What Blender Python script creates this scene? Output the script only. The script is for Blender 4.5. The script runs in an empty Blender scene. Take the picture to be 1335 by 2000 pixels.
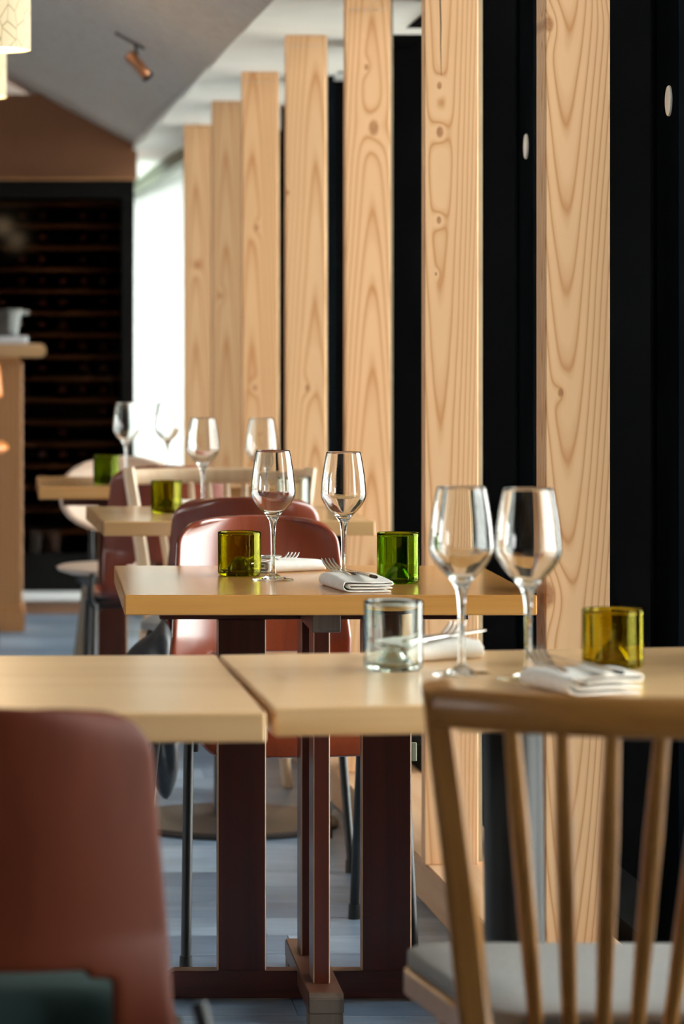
import bpy, bmesh, math, random
from mathutils import Vector, Matrix, noise
random.seed(7)
S = bpy.context.scene
C = S.collection
CAMH = 1.18
# ---------------------------------------------------------------- camera
F_PX, PX, PY = 6500.0, 60.0, 645.0
cam = bpy.data.objects.new('camera', bpy.data.cameras.new('camera')); C.objects.link(cam)
cam.location = (0, 0, CAMH); cam.rotation_euler = (math.pi/2, 0, 0)
cd = cam.data
cd.sensor_fit = 'HORIZONTAL'; cd.sensor_width = 36.0
cd.lens = F_PX/1335*36
cd.shift_x = (667.5-PX)/1335; cd.shift_y = -(1000-PY)/1335
cd.clip_start = .05; cd.clip_end = 200
cd.dof.use_dof = True; cd.dof.focus_distance = 5.72; cd.dof.aperture_fstop = cd.lens/21.0
S.camera = cam
# ---------------------------------------------------------------- sky and exposure
w = bpy.data.worlds.new('sky'); S.world = w; w.use_nodes = True
bgn = w.node_tree.nodes['Background']
bgn.inputs[0].default_value = (1.0, .985, .965, 1); bgn.inputs[1].default_value = 8.0
S.view_settings.view_transform = 'Standard'; S.view_settings.look = 'None'
S.view_settings.gamma = 1; S.view_settings.use_curve_mapping = False
S.view_settings.exposure = 0.70
S.cycles.max_bounces = 14; S.cycles.transmission_bounces = 14; S.cycles.glossy_bounces = 6
S.cycles.diffuse_bounces = 5; S.cycles.sample_clamp_indirect = 6; S.cycles.use_denoising = True
def area(name, loc, rot, sx, sy, power, col=(1, 1, 1)):
    l = bpy.data.lights.new(name, 'AREA'); l.shape = 'RECTANGLE'; l.size = sx; l.size_y = sy
    l.energy = power; l.color = col
    o = bpy.data.objects.new(name, l); C.objects.link(o); o.location = loc; o.rotation_euler = rot
    return o
# all daylight is the overcast sky, coming in through the glazed bays of the right wall and the openings

# ---------------------------------------------------------------- helpers
def tag(o, label=None, cat=None, group=None, kind=None):
    if label: o['label'] = label
    if cat: o['category'] = cat
    if group: o['group'] = group
    if kind: o['kind'] = kind
    return o
def thing(name, label, cat, loc=(0, 0, 0), rz=0, group=None):
    o = bpy.data.objects.new(name, None); C.objects.link(o); o.empty_display_size = .1
    o.location = loc; o.rotation_euler = (0, 0, rz)
    return tag(o, label, cat, group)
def obj(name, bm, mat, parent=None, smooth=False, auto=None):
    me = bpy.data.meshes.new(name)
    bmesh.ops.recalc_face_normals(bm, faces=bm.faces[:])
    bm.to_mesh(me); bm.free()
    me.materials.append(mat)
    if smooth:
        for p in me.polygons: p.use_smooth = True
        if auto:
            try: me.set_sharp_from_angle(angle=math.radians(auto))
            except Exception: pass
    o = bpy.data.objects.new(name, me); C.objects.link(o)
    if parent: o.parent = parent
    return o
def dup(root, loc, rz, label, group=None, scale=None):
    r = root.copy(); C.objects.link(r); r.location = loc; r.rotation_euler = (0, 0, rz)
    r['label'] = label
    if group: r['group'] = group
    if scale: r.scale = scale
    for ch in list(root.children):
        c = ch.copy(); C.objects.link(c); c.parent = r
        for g in list(ch.children):
            d = g.copy(); C.objects.link(d); d.parent = c
    return r
def box(bm, x0, x1, y0, y1, z0, z1, bev=0, seg=1):
    vs = [bm.verts.new((x, y, z)) for z in (z0, z1) for y in (y0, y1) for x in (x0, x1)]
    f = [(0, 1, 3, 2), (4, 6, 7, 5), (0, 4, 5, 1), (2, 3, 7, 6), (0, 2, 6, 4), (1, 5, 7, 3)]
    fs = [bm.faces.new([vs[i] for i in q]) for q in f]
    if bev:
        es = list({e for q in fs for e in q.edges})
        bmesh.ops.bevel(bm, geom=es, offset=bev, segments=seg, affect='EDGES', profile=.5)
    return bm
def BX(*a, **k): return box(bmesh.new(), *a, **k)
def hexa(bm, pts):
    vs = [bm.verts.new(p) for p in pts]
    for q in [(0, 1, 3, 2), (4, 6, 7, 5), (0, 4, 5, 1), (2, 3, 7, 6), (0, 2, 6, 4), (1, 5, 7, 3)]:
        bm.faces.new([vs[i] for i in q])
    return bm
def catmull(pts, n=6):
    out = []
    P = [pts[0]] + list(pts) + [pts[-1]]
    for i in range(1, len(P)-2):
        p0, p1, p2, p3 = [Vector(p) for p in P[i-1:i+3]]
        for k in range(n):
            t = k/n
            out.append(.5*((2*p1)+(-p0+p2)*t+(2*p0-5*p1+4*p2-p3)*t*t+(-p0+3*p1-3*p2+p3)*t**3))
    out.append(Vector(pts[-1])); return out
def lathe(prof, n=48, closed=False):
    bm = bmesh.new(); rings = []
    for r, z in prof:
        if abs(r) < 1e-6: rings.append([bm.verts.new((0, 0, z))])
        else: rings.append([bm.verts.new((r*math.cos(2*math.pi*k/n), r*math.sin(2*math.pi*k/n), z)) for k in range(n)])
    for a, b in zip(rings, rings[1:]):
        for k in range(n):
            q = [a[k % len(a)], a[(k+1) % len(a)], b[(k+1) % len(b)], b[k % len(b)]]
            u = []
            for v in q:
                if v not in u: u.append(v)
            if len(u) > 2: bm.faces.new(u)
    return bm
def tube(bm, pts, r, n=10, caps=True):
    pts = [Vector(p) for p in pts]
    rad = r if isinstance(r, (list, tuple)) else [r]*len(pts)
    up = None; rings = []
    for i, p in enumerate(pts):
        t = (pts[min(i+1, len(pts)-1)]-pts[max(i-1, 0)]).normalized()
        if up is None:
            up = t.orthogonal().normalized()
        up = (up - t*up.dot(t)).normalized(); s = t.cross(up)
        rings.append([bm.verts.new(p+(up*math.cos(2*math.pi*k/n)+s*math.sin(2*math.pi*k/n))*rad[i]) for k in range(n)])
    for a, b in zip(rings, rings[1:]):
        for k in range(n): bm.faces.new((a[k], a[(k+1) % n], b[(k+1) % n], b[k]))
    if caps: bm.faces.new(rings[0]); bm.faces.new(rings[-1])
    return bm
def bar(bm, pts, ws, ts, side=(1, 0, 0), bev=.25):
    """swept flat bar: width ws along side, thickness ts along normal"""
    pts = [Vector(p) for p in pts]; side = Vector(side).normalized(); rings = []
    for i, p in enumerate(pts):
        t = (pts[min(i+1, len(pts)-1)]-pts[max(i-1, 0)]).normalized()
        s = (side-t*side.dot(t)).normalized(); nrm = t.cross(s)
        wv = (ws[i] if isinstance(ws, (list, tuple)) else ws)/2; tv = (ts[i] if isinstance(ts, (list, tuple)) else ts)/2
        c = min(wv, tv)*bev*2
        o = [(-wv+c, -tv), (wv-c, -tv), (wv, -tv+c), (wv, tv-c), (wv-c, tv), (-wv+c, tv), (-wv, tv-c), (-wv, -tv+c)]
        rings.append([bm.verts.new(p+s*a+nrm*b) for a, b in o])
    for a, b in zip(rings, rings[1:]):
        for k in range(8): bm.faces.new((a[k], a[(k+1) % 8], b[(k+1) % 8], b[k]))
    bm.faces.new(rings[0]); bm.faces.new(rings[-1])
    return bm
def at(px, py=None, Y=None, z=None):
    """point of the room seen at a pixel: give the depth Y or the height z"""
    if Y is None: Y = F_PX*(CAMH-z)/(py-PY)
    X = (px-PX)*Y/F_PX
    if z is None: z = CAMH-(py-PY)*Y/F_PX
    return Vector((X, Y, z))

# ---------------------------------------------------------------- materials
class NT:
    def __init__(s, name):
        s.m = bpy.data.materials.new(name); s.m.use_nodes = True
        s.t = s.m.node_tree; s.b = s.t.nodes['Principled BSDF']; s.out = s.t.nodes['Material Output']
    def n(s, typ, **k):
        o = s.t.nodes.new(typ)
        for a, b in k.items(): setattr(o, a, b)
        return o
    def l(s, a, b): s.t.links.new(a, b)
    def put(s, sock, v):
        if isinstance(v, bpy.types.NodeSocket): s.l(v, sock)
        else: sock.default_value = v
    def M(s, op, a, b=0.0, c=None, clamp=False):
        o = s.n('ShaderNodeMath', operation=op, use_clamp=clamp)
        s.put(o.inputs[0], a); s.put(o.inputs[1], b)
        if c is not None: s.put(o.inputs[2], c)
        return o.outputs[0]
    def co(s, kind='Object'): return s.n('ShaderNodeTexCoord').outputs[kind]
    def xyz(s, v):
        o = s.n('ShaderNodeSeparateXYZ'); s.l(v, o.inputs[0]); return o.outputs
    def vec(s, x, y, z):
        o = s.n('ShaderNodeCombineXYZ')
        for i, q in enumerate((x, y, z)): s.put(o.inputs[i], q)
        return o.outputs[0]
    def noise(s, v, scale, detail=3, rough=.5, dist=0):
        o = s.n('ShaderNodeTexNoise'); s.l(v, o.inputs['Vector'])
        o.inputs['Scale'].default_value = scale; o.inputs['Detail'].default_value = detail
        o.inputs['Roughness'].default_value = rough; o.inputs['Distortion'].default_value = dist
        return o.outputs[0]
    def mapv(s, v, sc, off=(0, 0, 0)):
        o = s.n('ShaderNodeMapping'); s.l(v, o.inputs[0]); o.inputs['Scale'].default_value = sc; o.inputs['Location'].default_value = off
        return o.outputs[0]
    def ramp(s, f, stops):
        o = s.n('ShaderNodeValToRGB'); s.put(o.inputs[0], f); e = o.color_ramp.elements
        while len(e) < len(stops): e.new(.5)
        for q, (p, c) in zip(e, stops): q.position = p; q.color = (*c, 1)
        return o.outputs[0]
    def mix(s, f, a, b, mode='MIX'):
        o = s.n('ShaderNodeMix', data_type='RGBA', blend_type=mode)
        s.put(o.inputs[0], f); s.put(o.inputs[6], a if not isinstance(a, tuple) else (*a, 1)); s.put(o.inputs[7], b if not isinstance(b, tuple) else (*b, 1))
        return o.outputs[2]
    def bump(s, h, strength=.2, dist=.001):
        o = s.n('ShaderNodeBump'); s.put(o.inputs['Height'], h)
        o.inputs['Strength'].default_value = strength; o.inputs['Distance'].default_value = dist
        s.l(o.outputs[0], s.b.inputs['Normal'])
    def fin(s, col=None, rough=None, **k):
        if col is not None: s.put(s.b.inputs['Base Color'], (*col, 1) if isinstance(col, tuple) else col)
        if rough is not None: s.put(s.b.inputs['Roughness'], rough)
        for a, b in k.items(): s.put(s.b.inputs[a.replace('_', ' ')], b)
        return s.m
def plain(name, col, rough=.5, var=.12, scale=8, **k):
    t = NT(name); f = t.noise(t.co(), scale, 4)
    c = t.ramp(f, [(.3, tuple(x*(1-var) for x in col)), (.7, tuple(min(1, x*(1+var)) for x in col))])
    return t.fin(c, rough, **k)
def grain(name, pale, dark, axis='X', rough=.35, dens=1.0, coat=0, bump=.1, seed=0, **kw):
    """straight wood grain running along an axis"""
    t = NT(name); sc = {'X': (1.2, 38, 38), 'Y': (38, 1.2, 38), 'Z': (38, 38, 1.2)}[axis]
    v = t.mapv(t.co(), tuple(q*dens for q in sc), (seed, seed*1.7, seed*.6))
    a = t.noise(v, 1.0, 5, .6, .5)
    b = t.noise(t.mapv(v, (.25, .25, .25)), 1.0, 2)
    fine = t.noise(t.mapv(v, (3, 3, 3) if axis == 'X' else (3, 3, 3)), 1.5, 3)
    f = t.M('ADD', t.M('MULTIPLY', a, .55), t.M('ADD', t.M('MULTIPLY', b, .35), t.M('MULTIPLY', fine, .1)))
    c = t.ramp(f, [(.36, dark), (.5, tuple((p*.7+d*.3) for p, d in zip(pale, dark))), (.64, pale)])
    t.bump(f, bump, .001)
    return t.fin(c, rough, **{**dict(Coat_Weight=coat, Coat_Roughness=.15), **kw})
def pine(name, cx, d, taper, freq, knots, seed, pale=(.84, .525, .285), late=(.54, .215, .06), tone=1.0, wig=.010):
    """rings round a pith line that leans out of the post, bent round the knots"""
    t = NT(name); co = t.co(); x, y, z = t.xyz(co)
    dx = t.M('SUBTRACT', x, cx); dy = t.M('SUBTRACT', y, d)
    r = t.M('SQRT', t.M('ADD', t.M('MULTIPLY', dx, dx), t.M('MULTIPLY', dy, dy)))
    r = t.M('ADD', r, t.M('MULTIPLY', z, taper))
    nz = t.noise(t.mapv(co, (5, 5, .9), (seed, seed, seed)), 1.0, 2)
    r = t.M('ADD', r, t.M('MULTIPLY', t.M('SUBTRACT', nz, .5), wig*2))
    nf = t.noise(t.mapv(co, (30, 30, 6), (seed, 0, 0)), 1.0, 2)
    r = t.M('ADD', r, t.M('MULTIPLY', t.M('SUBTRACT', nf, .5), .0022))
    kmask = None
    for kx, kz, kr in knots:
        ex = t.M('SUBTRACT', x, kx); ez = t.M('MULTIPLY', t.M('SUBTRACT', z, kz), .62)
        kd = t.M('SQRT', t.M('ADD', t.M('MULTIPLY', ex, ex), t.M('MULTIPLY', ez, ez)))
        q = t.M('DIVIDE', kd, kr*2.3)
        g = t.M('EXPONENT', t.M('MULTIPLY', t.M('MULTIPLY', q, q), -1.0))
        r = t.M('ADD', r, t.M('MULTIPLY', g, kr*1.0))
        m = t.M('SUBTRACT', 1.0, t.M('DIVIDE', kd, kr), clamp=True)
        kmask = m if kmask is None else t.M('MAXIMUM', kmask, m)
    fr = t.M('FRACT', t.M('MULTIPLY', r, freq))
    soft = tuple(p*.65+l*.35 for p, l in zip(pale, late))
    c = t.ramp(fr, [(0, late), (.10, soft), (.24, pale), (.62, pale), (.86, soft), (1, late)])
    blot = t.noise(t.mapv(co, (14, 14, 3), (seed*2, 0, 0)), 1.0, 3)
    c = t.mix(t.M('MULTIPLY', blot, .55), c, tuple(q*.93 for q in soft))
    fib = t.noise(t.mapv(co, (420, 420, 9)), 1.0, 2)
    c = t.mix(t.M('MULTIPLY', fib, .16), c, soft)
    if kmask is not None:
        km = t.M('MULTIPLY', kmask, 2.2, clamp=True)
        kc = t.ramp(t.noise(t.mapv(co, (120, 120, 120)), 1.0, 2), [(.3, (.30, .11, .04)), (.7, (.50, .22, .08))])
        c = t.mix(t.M('MULTIPLY', km, .85), c, kc)
    if tone != 1.0: c = t.mix(1.0, c, (tone, tone*.98, tone*.95), 'MULTIPLY')
    t.bump(fr, .12, .0006)
    return t.fin(c, .55)
def glass(name, col, rough=0.0, ior=1.5):
    m = bpy.data.materials.new(name); m.use_nodes = True; t = m.node_tree
    for n_ in list(t.nodes):
        if n_.type == 'BSDF_PRINCIPLED': t.nodes.remove(n_)
    g = t.nodes.new('ShaderNodeBsdfGlass'); g.inputs['Color'].default_value = (*col, 1)
    g.inputs['Roughness'].default_value = rough; g.inputs['IOR'].default_value = ior
    t.links.new(g.outputs[0], t.nodes['Material Output'].inputs[0]); return m

def thin_pane(name, tint=(.95, .98, .97), rough=0.0, ior=1.45):
    m = bpy.data.materials.new(name); m.use_nodes = True; t = m.node_tree
    for n_ in list(t.nodes):
        if n_.type == 'BSDF_PRINCIPLED': t.nodes.remove(n_)
    a = t.nodes.new('ShaderNodeBsdfTransparent'); a.inputs[0].default_value = (*tint, 1)
    b = t.nodes.new('ShaderNodeBsdfGlossy'); b.inputs['Roughness'].default_value = rough
    f = t.nodes.new('ShaderNodeFresnel'); f.inputs[0].default_value = ior
    x = t.nodes.new('ShaderNodeMixShader')
    t.links.new(f.outputs[0], x.inputs[0]); t.links.new(a.outputs[0], x.inputs[1]); t.links.new(b.outputs[0], x.inputs[2])
    t.links.new(x.outputs[0], t.nodes['Material Output'].inputs[0]); return m
pane_glass = thin_pane('window_pane_glass')
oak_top = grain('oiled_pine_top', (.64, .305, .08), (.42, .17, .035), 'X', .22, .8, coat=.35, bump=.05)
oak_top_pale = grain('worn_pine_top', (.88, .58, .30), (.72, .42, .18), 'X', .3, .7, coat=.25, bump=.05, seed=4)
red_wood_z = grain('red_stained_upright', (.085, .014, .006), (.04, .006, .003), 'Z', .32, 1.0, coat=.1, bump=.08)
red_wood_x = grain('red_stained_rail', (.09, .018, .009), (.045, .009, .005), 'X', .34, 1.0, coat=.15, bump=.08, seed=2)
red_wood_y = grain('red_stained_foot', (.11, .038, .022), (.06, .02, .012), 'Y', .36, 1.0, coat=.1, bump=.1, seed=3)
end_grain = grain('worn_end_grain', (.12, .085, .062), (.045, .028, .020), 'Z', .6, .9, seed=5)
worn_edge = grain('worn_bare_wood', (.55, .33, .15), (.22, .08, .03), 'Z', .5, 1.0, seed=6)
ply_red = grain('red_stained_plywood', (.27, .050, .018), (.17, .026, .010), 'Z', .26, .55, coat=1.0, bump=.02, seed=1)
ply_shaded = grain('shaded_red_plywood', (.105, .020, .007), (.07, .012, .004), 'Z', .5, .4, coat=.0, bump=.02, seed=12, Specular_IOR_Level=.2)  # the red plywood darkened: weak light on the near chair put into its colour
ply_gloss = grain('glossy_red_plywood', (.27, .050, .018), (.17, .026, .010), 'Z', .24, .55, coat=1.0, bump=.01, seed=1, Coat_IOR=1.58, Coat_Roughness=.2, Specular_IOR_Level=.6)
ply_dark = grain('dark_red_stained_plywood', (.24, .045, .018), (.15, .024, .010), 'Z', .34, .55, coat=.3, bump=.02, seed=8)
honey = grain('honey_lacquered_beech', (.47, .215, .052), (.34, .145, .032), 'Z', .3, .8, coat=.15, bump=.03, seed=9)
honey_x = grain('honey_lacquered_rail', (.47, .215, .052), (.34, .145, .032), 'X', .3, .8, coat=.1, bump=.03, seed=10)
pale_beech = grain('pale_beech', (.80, .60, .40), (.68, .46, .27), 'Z', .4, .8, coat=.1, bump=.03, seed=11)
pale_ply = plain('pale_birch_plywood', (.78, .60, .47), .4)
black_metal = plain('black_tube_metal', (.006, .007, .008), .42, Coat_Weight=.0)
black_panel = plain('black_panel', (.0016, .0017, .0018), .7, var=.3, scale=3, Specular_IOR_Level=.03)
black_frame = plain('black_aluminium_frame', (.0045, .006, .0075), .6, var=.2, Specular_IOR_Level=.0)
rubber = plain('black_rubber', (.01, .01, .01), .6)
steel = NT('brushed_cutlery_steel').fin((.62, .60, .57), .16, Metallic=1.0)
clear = glass('clear_glass', (.985, .99, .985), 0, 1.5)
olive = glass('olive_bottle_glass', (.70, .69, .15), 0, 1.5)
green = glass('green_bottle_glass', (.58, .72, .16), 0, 1.5)
dark_green = glass('dark_green_bottle_glass', (.48, .55, .12), 0, 1.5)
amber = glass('amber_bottle_glass', (.80, .74, .18), 0, 1.5)
clear_bottle = glass('clear_bottle_glass', (.95, .975, .955), 0, 1.5)
white_disc = plain('pale_plastic_disc', (.74, .80, .82), .35, .04)
_t = NT('cream_linen'); _v = _t.co()
_wv = _t.n('ShaderNodeTexWave'); _t.l(_v, _wv.inputs[0]); _wv.inputs['Scale'].default_value = 260
_n = _t.noise(_v, 500, 2); _t.bump(_n, .25, .0006)
linen = _t.fin(_t.ramp(_t.noise(_v, 60, 3), [(.3, (.84, .80, .73)), (.7, (.93, .90, .84))]), .9)
_t = NT('grey_wool_seat'); _v = _t.co()
_t.bump(_t.noise(_v, 900, 2), .5, .001)
wool = _t.fin(_t.ramp(_t.noise(_v, 350, 3), [(.3, (.24, .24, .235)), (.7, (.36, .36, .35))]), .95)
_t = NT('black_nylon'); _t.bump(_t.noise(_t.co(), 25, 3), .6, .006)
nylon = _t.fin(_t.ramp(_t.noise(_t.co(), 30, 3), [(.35, (.008, .010, .014)), (.75, (.03, .036, .045))]), .42)

# ================================================================ THE SETTING
# ---- floor: slab and blue-grey laid planks
def floor_mat():
    t = NT('blue_grey_floor_plank'); co = t.co('Object')
    oi = t.n('ShaderNodeObjectInfo')
    rnd = oi.outputs['Random']
    v = t.mapv(co, (2.2, 9, 1)); a = t.noise(v, 2.2, 6, .62, .4)
    bl = t.noise(t.mapv(co, (1.2, 2.0, 1)), 2.0, 2)
    f = t.M('ADD', t.M('MULTIPLY', a, .62), t.M('ADD', t.M('MULTIPLY', bl, .2), t.M('MULTIPLY', rnd, .22)))
    c = t.ramp(f, [(.36, (.10, .155, .235)), (.52, (.20, .285, .39)), (.68, (.36, .47, .59))])
    # printed pale blocks of the pattern
    br = t.n('ShaderNodeTexBrick'); t.l(t.mapv(co, (1, 1, 1)), br.inputs['Vector'])
    br.inputs['Scale'].default_value = 1; br.inputs['Brick Width'].default_value = .31; br.inputs['Row Height'].default_value = .045
    br.inputs['Mortar Size'].default_value = 0; br.inputs['Color1'].default_value = (0, 0, 0, 1); br.inputs['Color2'].default_value = (1, 1, 1, 1); br.inputs['Bias'].default_value = -.45
    c = t.mix(t.M('MULTIPLY', br.outputs[0], .35), c, (.42, .49, .55))
    t.bump(a, .15, .001)
    return t.fin(c, t.ramp(a, [(.3, (.30,)*3), (.7, (.48,)*3)]))
fl_mat = floor_mat()
grout = plain('dark_floor_joint', (.03, .035, .04), .8)
slab = obj('floor', BX(-6, 1.5, -3, 20.5, -.12, -.004), grout); tag(slab, kind='structure')
RH, PL = .19, 1.22
row = 0; y = 4.4; meshes = {}
for row in range(52):
    y = 4.4+row*RH
    if y > 13.95: break
    off = (-.35, .2, -.72, .46)[row % 4]
    for k in range(-3, 3):
        x0 = off+k*PL; x1 = x0+PL
        if x1 < -2.6 or x0 > 1.2: continue
        x1c = min(x1, 1.15); key = round(x1c-x0, 3)
        if key not in meshes:
            o = obj('plank', BX(.0006, key-.0006, .0006, RH-.0006, -.004, 0, bev=.0006), fl_mat); meshes[key] = o.data
        else:
            o = bpy.data.objects.new('plank', meshes[key]); C.objects.link(o)
        o.location = (x0, y, 0); o.parent = slab

# ---- post line (measured): pixel of the left edge, depth, width, depth of section
POSTS = [(1064, 5.60, .1094, .092), (828, 6.8, .1105, .045), (674, 8.22, .1115, .045), (558, 9.2, .1115, .045),
         (472.5, 10.4, .114, .045), (414, 11.6, .114, .045), (359, 12.8, .110, .045)]
def post_x(Y):
    pts = [(Y_, (px-PX)*Y_/F_PX) for px, Y_, *_ in POSTS]
    if Y <= pts[0][0]: a, b = pts[0], pts[1]
    elif Y >= pts[-1][0]: a, b = pts[-2], pts[-1]
    else:
        for a, b in zip(pts, pts[1:]):
            if a[0] <= Y <= b[0]: break
    return a[1]+(b[1]-a[1])*(Y-a[0])/(b[0]-a[0])
def top_z(Y): return 1.9967-.0069*(Y-9.2)
WALLROT = .041
pine_specs = [
 dict(cx=.036, d=.034, taper=-.060, freq=118, knots=[(.006, 1.695, .010), (.058, 1.845, .016), (.026, 1.075, .006), (.004, .735, .016), (.108, 1.75, .010)], seed=3.1, wig=.011),
 dict(cx=.034, d=.05, taper=-.02, freq=150, knots=[(.032, 1.585, .009), (.030, 1.405, .006), (.024, 1.295, .003), (.031, 1.68, .006)], seed=7.7, wig=.006),
 dict(cx=.066, d=.04, taper=.045, freq=105, knots=[(.070, 1.68, .015), (.052, 1.83, .006)], seed=12.4, wig=.012),
 dict(cx=.080, d=.04, taper=.04, freq=100, knots=[(.005, 1.56, .006), (.06, 1.02, .008)], seed=17.9, wig=.012),
 dict(cx=.03, d=.05, taper=.03, freq=110, knots=[(.045, 1.50, .008), (.04, 1.0, .007), (.05, .86, .008)], seed=22.1, tone=.9),
 dict(cx=.05, d=.05, taper=.03, freq=110, knots=[(.03, 1.3, .008)], seed=27.3, tone=.72),
 dict(cx=.05, d=.05, taper=.03, freq=110, knots=[(.05, 1.43, .009)], seed=33.3, tone=.86)]
backing_strip_m = plain('pale_olive_strip', (.30, .27, .19), .7)
screw_m = plain('zinc_screw_head', (.6, .6, .58), .35, Metallic=.8)
post_lab = ['pale pine post nearest the camera, with nested arch grain and a small twin knot',
 'pine post with a column of small dark knots, second from the camera',
 'pine post with one large round reddish knot, third from the camera',
 'pine post with its top edge in view beside the white ceiling, fourth from the camera',
 'pine post fifth from the camera, standing behind the empty wine glass of the third table',
 'darker brown pine post, sixth from the camera, second from the bright window',
 'pine post farthest from the camera, directly beside the bright white window']
for i, (px, Y, wd, dp) in enumerate(POSTS):
    X = (px-PX)*Y/F_PX
    zt = top_z(Y)+(.25 if i < 3 else 0)
    r = thing('timber_post', post_lab[i], 'post', (X, Y, .087), WALLROT*.25, 'pine posts along the black window wall')
    s = pine_specs[i]; s['knots'] = [(a, b-.087, c) for a, b, c in s['knots']]
    bm = BX(0, wd, 0, dp, 0, zt-.087, bev=.0025, seg=2)
    p = obj('shaft', bm, pine('pine_post_wood', **s), r)
    if i == 1:   # the drying crack near the top
        cr_ = [(.029, 2.06), (.0305, 1.94), (.0325, 1.86), (.0340, 1.80), (.0335, 1.765), (.0352, 1.70)]
        b2 = bmesh.new(); bar(b2, [(a_, .0002, b_-.087) for a_, b_ in cr_], [.0022, .0028, .0026, .0022, .0016, .0005], .0012)
        obj('crack', b2, plain('crack_shadow_wood', (.05, .028, .015), .9), r)
    if i == 0:
        b2 = bmesh.new(); bar(b2, [(.001, .0002, .711), (.010, .0002, .7125), (.018, .0002, .711)], [.0014, .0018, .0004], .0012, side=(0, 0, 1))
        obj('crack', b2, plain('small_crack_wood', (.05, .028, .015), .9), r)
    strip = [.0095, .0155, .012, .008, .006, .003, .003][i]
    obj('backing_strip', BX(.02, wd+strip, dp, dp+.02, 0, zt-.087), backing_strip_m, r)  # olive strip, shows as a pale line past the post's right edge
    if i in (2, 3, 4):
        zz = (.0, CAMH+(645-3)*8.0/F_PX, CAMH+(645-91)*9.2/F_PX, CAMH+(645-161)*10.4/F_PX)[i-1]-.087
        me = None
        for k in range(6):
            if me is None:
                o = obj('screw', lathe([(0, -.002), (.0025, -.0015), (.0028, 0), (0, 0)], 8), screw_m, r); me = o.data
            else:
                o = bpy.data.objects.new('screw', me); C.objects.link(o); o.parent = r
            o.rotation_euler = (-math.pi/2, 0, 0); o.location = (.016+k*.0155, -.0005, zz+(k % 2)*.004)
            o.rotation_euler = (math.pi/2, 0, 0); o.location.y = -.001
# ---- sole plate under the posts
sill_m = grain('sole_plate_pine', (.66, .42, .25), (.50, .28, .14), 'Y', .6, .8, seed=14)
bm = bmesh.new()
hexa(bm, [(post_x(y_)+dx, y_, z_) for z_ in (0.0, .087) for y_ in (5.45, 14.3) for dx in (-.012, .20)])
bmesh.ops.bevel(bm, geom=bm.edges[:], offset=.003, segments=2, affect='EDGES')
tag(obj('trim_1', bm, sill_m), kind='structure')
# ---- black window wall behind the posts
def wall_x(Y): return 1.093-.026*(Y-5.63)
def wq(y0, y1, z0, z1, d0, d1):
    return hexa(bmesh.new(), [(wall_x(y_)+dx, y_, z_) for z_ in (z0, z1) for y_ in (y0, y1) for dx in (d0, d1)])
bw0 = plain('dark_light_block', (.10, .08, .065), .8)
wr = obj('wall_right', wq(-3, 13.35, -.05, .085, .02, .14), black_panel)
tag(wr, kind='structure')
obj('head_rail', wq(-3, 13.35, 2.0, 2.45, .012, .12), black_panel, wr)
obj('light_block_panel', wq(-3, 1.9, .0855, 1.999, .02, .14), bw0, wr)  # unseen; added to keep daylight off the nearest chairs
mull = [1.95, 3.15, 4.4, 5.75, 7.12, 8.42, 9.65, 10.9, 12.1, 13.3]
for k, Y in enumerate(mull):
    Y1 = mull[k+1] if k+1 < len(mull) else None
    x = wall_x(Y)
    bm = bmesh.new()
    box(bm, x-.012, x+.02, Y-.20, Y+.035, .09, 2.0, bev=.002); box(bm, x-.019, x, Y-.02, Y-.004, .09, 2.0, bev=.001); box(bm, x-.016, x, Y+.012, Y+.022, .09, 2.0, bev=.001)
    obj('mullion', bm, black_frame, wr)
    # deep black fin outside each mullion: seen along the wall the fins close the view
    obj('fin', BX(x+.0205, x+.42, Y-.03, Y+.03, .0, 2.4), black_panel, wr)
    if Y1:
        obj('pane', hexa(bmesh.new(), [(wall_x(y_)+dx, y_, z_) for z_ in (.02, 2.0) for y_ in (Y+.031, Y1-.031) for dx in (.395, .401)]), pane_glass, wr)
for (px, py, Y, lab) in [(1322, 197, 5.62, 'pale round disc on the black panel at the right edge of the view'),
                         (1042, 286, 7.0, 'pale round disc half hidden behind the nearest pine post')]:
    q = at(px, py, Y=Y)
    bm = lathe([(0, 0), (.025, 0), (.0262, .001), (.0262, .005), (.025, .0065), (0, .0075)], 40)
    o = obj('wall_disc', bm, white_disc, smooth=True, auto=40); o.rotation_euler = (0, -math.pi/2, 0)
    o.location = (wall_x(Y)-.012 if Y < 6 else wall_x(Y)-.013, Y, q.z)
    if Y > 6: o.location.x = wall_x(Y)-.012
    tag(o, lab, 'disc', 'pale discs on the black wall')
# ---- white window at the far end of the post row, a white garden wall and a tree outside
wfr = plain('white_window_frame', (.8, .82, .82), .4, .03)
sage = plain('sage_green_head_frame', (.085, .105, .05), .5)
win = tag(obj('window_1', hexa(bmesh.new(), [(post_x(y_)+dx, y_, z_) for z_ in (.05, .12) for y_ in (12.95, 20) for dx in (.10, .16)]), wfr), kind='structure')
obj('window_frame', hexa(bmesh.new(), [(post_x(y_)+dx, y_, z_) for z_ in (1.90, 1.955) for y_ in (12.95, 20) for dx in (.10, .16)]), sage, win)
obj('window_frame', hexa(bmesh.new(), [(post_x(y_)+dx, y_, z_) for z_ in (.12, 1.955) for y_ in (19.9, 20) for dx in (.10, .16)]), wfr, win)
obj('pane', hexa(bmesh.new(), [(post_x(y_)+dx, y_, z_) for z_ in (.12, 1.955) for y_ in (13.0, 19.9) for dx in (.127, .133)]), pane_glass, win)
ext_w = plain('pale_render', (.165, .175, .185), .8, .03)
gw = obj('garden_wall', BX(-4, 9, 24.0, 24.3, -.1, 2.20), ext_w)
tag(gw, 'white rendered garden wall outside the far window', 'wall')
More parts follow.
